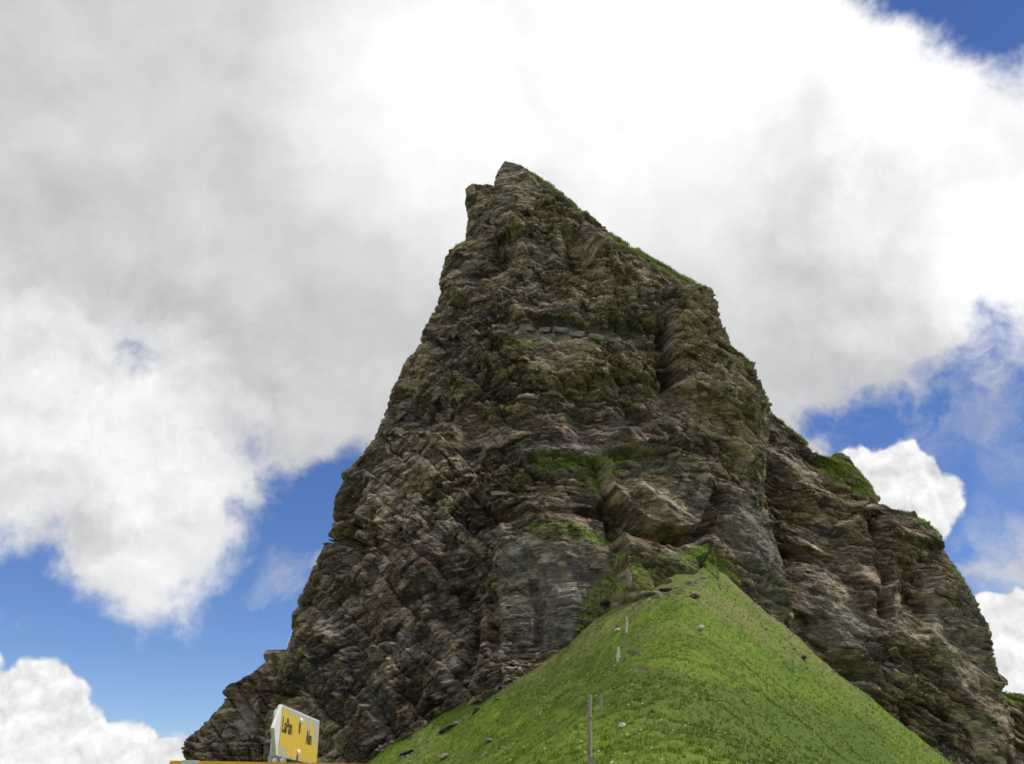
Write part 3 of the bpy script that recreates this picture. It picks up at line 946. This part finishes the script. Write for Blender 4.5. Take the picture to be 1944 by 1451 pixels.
stone(1330, 1197, 14, 13, 'small white stone alone on the upper right grass slope', M_STONE, 1)
stone(1173, 1198, 13, 10, 'small white stone left of the pale grey fence post', M_STONE, 2)
stone(845, 1438, 28, 11, 'tan flat stone near the lower left edge of the grass', M_MID, 3, rot=-.3)
stone(1181, 1383, 15, 11, 'pale round stone in the lush grass right of the tall post', M_STONE, 4)
stone(930, 1408, 18, 7, 'low grey stone in grass between tan stone and tall post', M_MID, 5)
stone(1524, 1250, 16, 11, 'dark stone near the right edge of the grass slope', M_DSTONE, 6)
stone(948, 1308, 34, 16, 'dark earth bank recess in the grass at the left ridge edge, uppermost', M_DSTONE, 7, rot=-.35, name='dark_bank', cat='rock')  # sunken stones, coloured dark to give the shade of recessed earth banks
stone(905, 1350, 30, 14, 'dark earth bank recess in the left ridge edge, middle one', M_DSTONE, 8, rot=-.5, name='dark_bank', cat='rock')
stone(850, 1385, 46, 15, 'long dark earth bank recess in the left ridge edge, below the middle one', M_DSTONE, 9, rot=-.5, name='dark_bank', cat='rock')
stone(770, 1432, 44, 14, 'dark earth bank recess lowest on the left grass edge', M_DSTONE, 10, rot=-.5, name='dark_bank', cat='rock')
M_RED = plain('reddish_stone', (.10, .055, .038), (.23, .16, .12), 1.6, .92, 0, .08)
stone(1235, 1132, 48, 16, 'grey flat rock at the top of the grass beneath the cliff', M_MID, 11, rot=.1, name='rock', cat='rock')
stone(1234, 1106, 34, 34, 'reddish dark boulder resting at the head of the grass', M_RED, 12, name='boulder', cat='rock')
stone(1268, 1106, 24, 16, 'small brown rock right of the reddish boulder', M_RED, 21, name='rock', cat='rock')
stone(1262, 1122, 30, 11, 'dark slab below the small brown rock in the grass head', M_DSTONE, 22, name='rock', cat='rock')
stone(1318, 1134, 28, 10, 'dark thin rock in the bright grass under the cliff', M_DSTONE, 23, name='rock', cat='rock')
stone(1322, 1072, 34, 18, 'dark broken rock above the bright grass tip', M_DSTONE, 24, rot=.3, name='rock', cat='rock')
stone(1150, 1142, 26, 16, 'dark rock where the grass meets the pale strata on the left', M_DSTONE, 25, name='rock', cat='rock')
stone(1193, 1102, 13, 40, 'pale upright stone standing at the top of the fence line', M_MID, 13, name='standing_stone', cat='stone')

def build_scree():
    rr = np.random.default_rng(77)
    bm = bmesh.new(); bmesh.ops.create_icosphere(bm, subdivisions=1, radius=1)
    bm.verts.ensure_lookup_table()
    base = np.array([v.co[:] for v in bm.verts]); tri = np.array([[v.index for v in f.verts] for f in bm.faces]); bm.free()
    V, T, n = [], [], 0
    lines = [((745, 1451), (1165, 1150), 260), ((1165, 1152), (1350, 1090), 240), ((1360, 1100), (1760, 1440), 110)]
    for (a, b, cnt) in lines:
        for _ in range(cnt):
            t = rr.random(); off = abs(rr.normal(0, 9)) + 1
            px = a[0] + (b[0] - a[0]) * t + off * (.55 if a[0] < 1300 else -.6); py = a[1] + (b[1] - a[1]) * t + off * .8
            x, y, z = hit(px, py)
            if z < terrain(np.array([x]), np.array([y]))[0] - .3:
                continue
            sz = min(.08 + rr.pareto(2.6) * .10, .42)
            v = base * rr.uniform(.6, 1.25, base.shape) * np.array([1.2, .9, .6]) * sz
            c, s_ = math.cos(rr.random() * 6.3), math.sin(rr.random() * 6.3)
            V.append(v @ np.array([[c, -s_, 0], [s_, c, 0], [0, 0, 1]]) + np.array([x, y, z + sz * .05])); T.append(tri + n); n += len(base)
    o = link('scree', mesh_np('scree', np.concatenate(V), tris=np.concatenate(T)), mat=M_MID)
    tag(o, 'small fallen stones scattered along the foot of the cliff', 'scree', kind='stuff')


build_scree()

# ------------------------------------------------------------------ fence posts
M_WOOD = plain('weathered_wood', (.17, .15, .12), (.36, .33, .275), 6, .9, 0, .01, (18, 18, 1.2))
M_PALE = plain('pale_bleached_wood', (.42, .40, .36), (.68, .66, .62), 6, .85, 0, .01, (14, 14, 1.5))


def post_mesh(name, r0, r1, h, seed, sides=9, rings=10, bury=.4):
    rr = random.Random(seed)
    bm = bmesh.new(); prev = None
    prof = [1 + rr.uniform(-.14, .14) for _ in range(sides)]
    for k in range(rings + 1):
        t = k / rings
        zc = -bury + (h + bury) * t
        r = r0 + (r1 - r0) * t
        ox = .35 * r0 * math.sin(t * 5 + seed); oy = .3 * r0 * math.cos(t * 4 + seed)
        ring = [bm.verts.new((ox + r * p * math.cos(2 * math.pi * a / sides), oy + r * p * math.sin(2 * math.pi * a / sides),
                              zc + (rr.uniform(-.02, .02) if k == rings else 0))) for a, p in enumerate(prof)]
        if prev:
            for a in range(sides):
                bm.faces.new((prev[a], prev[(a + 1) % sides], ring[(a + 1) % sides], ring[a]))
        prev = ring
    tip = bm.verts.new((ox, oy, h + r1 * .5))
    for a in range(sides):
        bm.faces.new((prev[a], prev[(a + 1) % sides], tip))
    me = bpy.data.meshes.new(name)
    bm.to_mesh(me); bm.free()
    return me


def fence_post(px, pt, pb, Y_, wpx, mat, label, seed, brace=False, lean=0.0):
    x_, _, zt = at(px, pt, Y_)
    zb = tz(x_, Y_)
    h = max(float(zt) - zb, .3)
    r = wpx / FPX * Y_ * .5
    o = link('fence_post', post_mesh('fence_post', r * 1.1, r * .8, h, seed), mat=mat, loc=(float(x_), Y_, zb))
    o.rotation_euler = (0, lean, 0)
    tag(o, label, 'fence post', 'posts of the old fence up the ridge')
    if brace:
        b = link('brace', post_mesh('brace', r * .5, r * .4, h * .42, seed + 1), o, mat, (r * 2.1, -.03, 0))
        b.rotation_euler = (0, -.10, 0)
        # staples that once held the wire
        for k in (.45, .8):
            bm = bmesh.new()
            bmesh.ops.create_cone(bm, segments=6, radius1=.006, radius2=.006, depth=.05, cap_ends=True)
            m_ = bpy.data.meshes.new('staple'); bm.to_mesh(m_); bm.free()
            s = link('staple', m_, o, M_DSTONE, (0, -r * 1.0, h * k)); s.rotation_euler = (0, R(90), 0)
    return o


def hit_depth(px, pb):
    return hit(px, pb)[1]


fence_post(1115, 1322, 1480, 13.6, 10, M_WOOD, 'tall weathered wooden fence post nearest the signpost', 1, True, lean=.03)
for (px_, pt_, pb_, w_, mt, lb, sd_) in (
        (1141, 1316, 1352, 8, M_WOOD, 'short brown fence post just above the tall one', 2),
        (1174, 1230, 1256, 8, M_PALE, 'stubby white fence post beside the brown bare patch', 3),
        (1189, 1172, 1203, 6, M_PALE, 'pale grey fence post higher up the grass near the white stone', 4),
        (1186, 1206, 1234, 4, M_WOOD, 'thin grey stake between the white post and the pale grey post', 5),
        (1205, 1146, 1170, 5, M_WOOD, 'thin faded stake highest in the fence line', 6)):
    Yd = hit_depth(px_, pb_)
    fence_post(px_, pt_, pb_, Yd, w_ * (.62 if mt is M_WOOD else .8), mt, lb, sd_, lean=random.uniform(-.04, .04))

# ------------------------------------------------------------------ signpost
def sign_paint():
    m, g, b = material('worn_yellow_paint')
    P = g.n('ShaderNodeTexCoord').outputs['Object']
    st = g.n('ShaderNodeMapping', {'Vector': P, 'Scale': (26, 26, 12)}).outputs[0]
    n = g.noise(st, 1.0, 5, .6)
    n2 = g.noise(P, 60, 4, .6)
    y = g.mix(g.mr(n2, .3, .7), (.66, .42, .03, 1), (.74, .49, .05, 1))
    at_ = g.n('ShaderNodeAttribute', attribute_name='wear')
    wr = g.n('ShaderNodeSeparateColor', [at_.outputs['Color']]).outputs[0]
    c = g.mix(g.mr(g.m('ADD', wr, g.m('MULTIPLY', g.m('SUBTRACT', n, .5), 2.4)), .42, .68), y, (.42, .44, .42, 1))
    g.t.links.new(c, b.inputs['Base Color'])
    b.inputs['Roughness'].default_value = .5
    return m


M_SIGN = sign_paint()
M_ORANGE = plain('orange_yellow_paint', (.76, .40, .012), (.84, .47, .02), 30, .5)
M_ALU = plain('bare_aluminium', (.62, .61, .58), (.82, .81, .77), 14, .5, .0)
M_STEEL = plain('galvanised_steel', (.20, .23, .25), (.34, .37, .39), 16, .5, .35)
M_BOLT = plain('bright_bolt', (.75, .75, .74), (.88, .88, .86), 30, .3, .2)
M_INK = plain('black_lettering', (.025, .024, .012), (.07, .065, .02), 80, .7)
M_GREYTIP = plain('faded_white_tip', (.55, .56, .53), (.74, .73, .68), 12, .6)

sx_, sy_, _ = at(530, 1400, 2.70)
sx_ = float(sx_)
base_z = tz(sx_, 2.70)
signpost = link('signpost', None, loc=(sx_, 2.70, base_z))
tag(signpost, 'grey steel signpost with yellow hiking arrows in front of the peak', 'signpost')


def cyl(name, r0, r1, z0, z1, mat, parent, seg=24, loc=(0, 0, 0), rot=(0, 0, 0), dome=0.0):
    bm = bmesh.new(); prev = None
    rings = [(r0, z0), (r1, z1)]
    if dome:
        rings += [(r1 * math.cos(a), z1 + dome * math.sin(a)) for a in (.35, .7, 1.05, 1.35)]
    first = None
    for r, z in rings:
        ring = [bm.verts.new((r * math.cos(2 * math.pi * k / seg), r * math.sin(2 * math.pi * k / seg), z)) for k in range(seg)]
        if prev:
            for k in range(seg):
                f = bm.faces.new((prev[k], prev[(k + 1) % seg], ring[(k + 1) % seg], ring[k])); f.smooth = True
        else:
            first = ring
        prev = ring
    bm.faces.new(prev); bm.faces.new(first[::-1])
    me = bpy.data.meshes.new(name); bm.to_mesh(me); bm.free()
    o = link(name, me, parent, mat, loc)
    o.rotation_euler = rot
    return o


PR = .020
ztop = float(at(540, 1354, 2.70)[2]) - base_z
cyl('pole', PR, PR, -.5, ztop - .012, M_STEEL, signpost)
cyl('cap', PR * 1.02, PR * 1.02, ztop - .0115, ztop, M_ALU, signpost, dome=.014)


def plate(name, outline, t, mat, parent, bev=.0025):
    """a sheet of thickness t from an outline in its own x (along) / z (up) plane, facing -y"""
    bm = bmesh.new()
    f = [bm.verts.new((x, -t / 2, z)) for x, z in outline]
    k = [bm.verts.new((x, t / 2, z)) for x, z in outline]
    bm.faces.new(f); bm.faces.new(k[::-1])
    n = len(outline)
    for i in range(n):
        bm.faces.new((f[i], k[i], k[(i + 1) % n], f[(i + 1) % n]))
    bmesh.ops.recalc_face_normals(bm, faces=list(bm.faces))
    bmesh.ops.bevel(bm, geom=[e for e in bm.edges], offset=bev, segments=2, affect='EDGES')
    me = bpy.data.meshes.new(name); bm.to_mesh(me); bm.free()
    return link(name, me, parent, mat)


def panel(name, x0, x1, z0, z1, y, mat, parent, wearf=None, nxs=40, nzs=16, poly=None):
    """thin painted skin lying 0.6 mm proud of the plate (front only)"""
    xs, zs = np.linspace(x0, x1, nxs), np.linspace(z0, z1, nzs)
    Xg, Zg = np.meshgrid(xs, zs)
    V = np.stack([Xg, np.full_like(Xg, y), Zg], -1)
    ix = np.arange(nxs * nzs).reshape(nzs, nxs)
    q = np.stack([ix[:-1, :-1], ix[:-1, 1:], ix[1:, 1:], ix[1:, :-1]], -1).reshape(-1, 4)
    me = mesh_np(name, V, q)
    wv = wearf(Xg, Zg) if wearf else Xg * 0
    attr(me, 'wear', np.stack([wv, wv, wv, np.ones_like(wv)], -1))
    return link(name, me, parent, mat)


def text(s, size, parent, mat, loc, name='lettering'):
    cu = bpy.data.curves.new(name, 'FONT')
    cu.body = s; cu.size = size; cu.extrude = .0004; cu.offset = size * .012
    o = bpy.data.objects.new(name, cu)
    COL.objects.link(o)
    dg = bpy.context.evaluated_depsgraph_get()
    me = bpy.data.meshes.new_from_object(o.evaluated_get(dg))
    bpy.data.objects.remove(o)
    q = link(name, me, parent, mat, loc)
    q.rotation_euler = (R(90), 0, 0)
    return q


# upper arrow: local x runs away from the camera along its length, front faces right
HS = .117
ztip_t = float(at(531, 1340, 2.50)[2]) - base_z
up = plate('sign_board', [(0.042, HS), (-.012, HS * .5), (0.030, 0), (.47, 0), (.47, HS)], .009, M_ALU, signpost, .0012)
# its own frame: rotate so that local +x -> world +y (slightly left to right), local -y -> world +x
up.rotation_euler = (0, 0, R(90 - 2))
upx, upy, _ = at(523, 1390, 2.50)
up.location = (float(upx) - sx_ + .004, 2.50 - 2.70 - .042, ztip_t - HS + .003)


def wear_up(x, z):
    u = x / .47; v = z / HS
    w = np.zeros_like(x)
    w = np.maximum(w, sstep(.86, .98, v) * sstep(.2, .5, u) * 1.0)
    w = np.maximum(w, sstep(.78, .95, v - .0 + .10 * u) * .75)
    w = np.maximum(w, .85 * np.exp(-((u - .70) / .035) ** 2) * sstep(.3, .6, v))
    w = np.maximum(w, .95 * np.exp(-((u - .90) / .06) ** 2) * sstep(.15, .5, v))
    w = np.maximum(w, .9 * np.exp(-((u - .20) / .06) ** 2) * sstep(.32, .1, v))
    return w


skin = panel('yellow_face', .046, .466, .004, HS - .004, -.0053, M_SIGN, up, wear_up)
text('LaPan', .043, up, M_INK, (.056, -.0059, .056)).scale = (1.0, 1.15, 1)
text('Alm', .040, up, M_INK, (.315, -.0059, .046)).scale = (1.0, 1.25, 1)
for bx, bz in ((.235, HS - .022), (.235, .018)):
    cyl('bolt', .0085, .0085, 0, .004, M_BOLT, up, 14, (bx, -.0051, bz), (R(90), 0, 0), dome=.004)
    # small black mark below the bolt
    rs = panel('dark_mark', bx - .006, bx + .010, bz - .030, bz - .008, -.0057, M_INK, up, None, 2, 2)

# clamp ring and lower arrow board: faces the camera
LT = float(at(430, 1444, 2.66)[2]) - base_z
LX0 = float(at(320, 1446, 2.66)[0]) - sx_
LH = .15
low_b = plate('sign_board', [(0.0, LH), (-.0, LH * .62), (.0, LH * .38), (.0, 0), (.56, 0), (.56, LH)], .014, M_ORANGE, signpost, .002)
low_b.location = (LX0, -.021 - .013, LT - LH)
low_b.rotation_euler = (0, R(.9), R(1.2))
wt_ = plate('white_band', [(.025, .001), (.076, .001), (.072, LH + .0012), (.031, LH + .0012)], .0166, M_GREYTIP, low_b, .001)
for lx_ in (.112, .136):
    text('l', .062, low_b, M_INK, (lx_, -.0078, LH - .052))
for bx in (.262, .282):
    cyl('bolt', .0085, .0085, 0, .010, M_BOLT, low_b, 14, (bx, .012, LH - .003), (0, 0, 0), dome=.006)
cyl('clamp', PR * 1.16, PR * 1.16, LT - .02, LT + .012, M_STEEL, signpost)
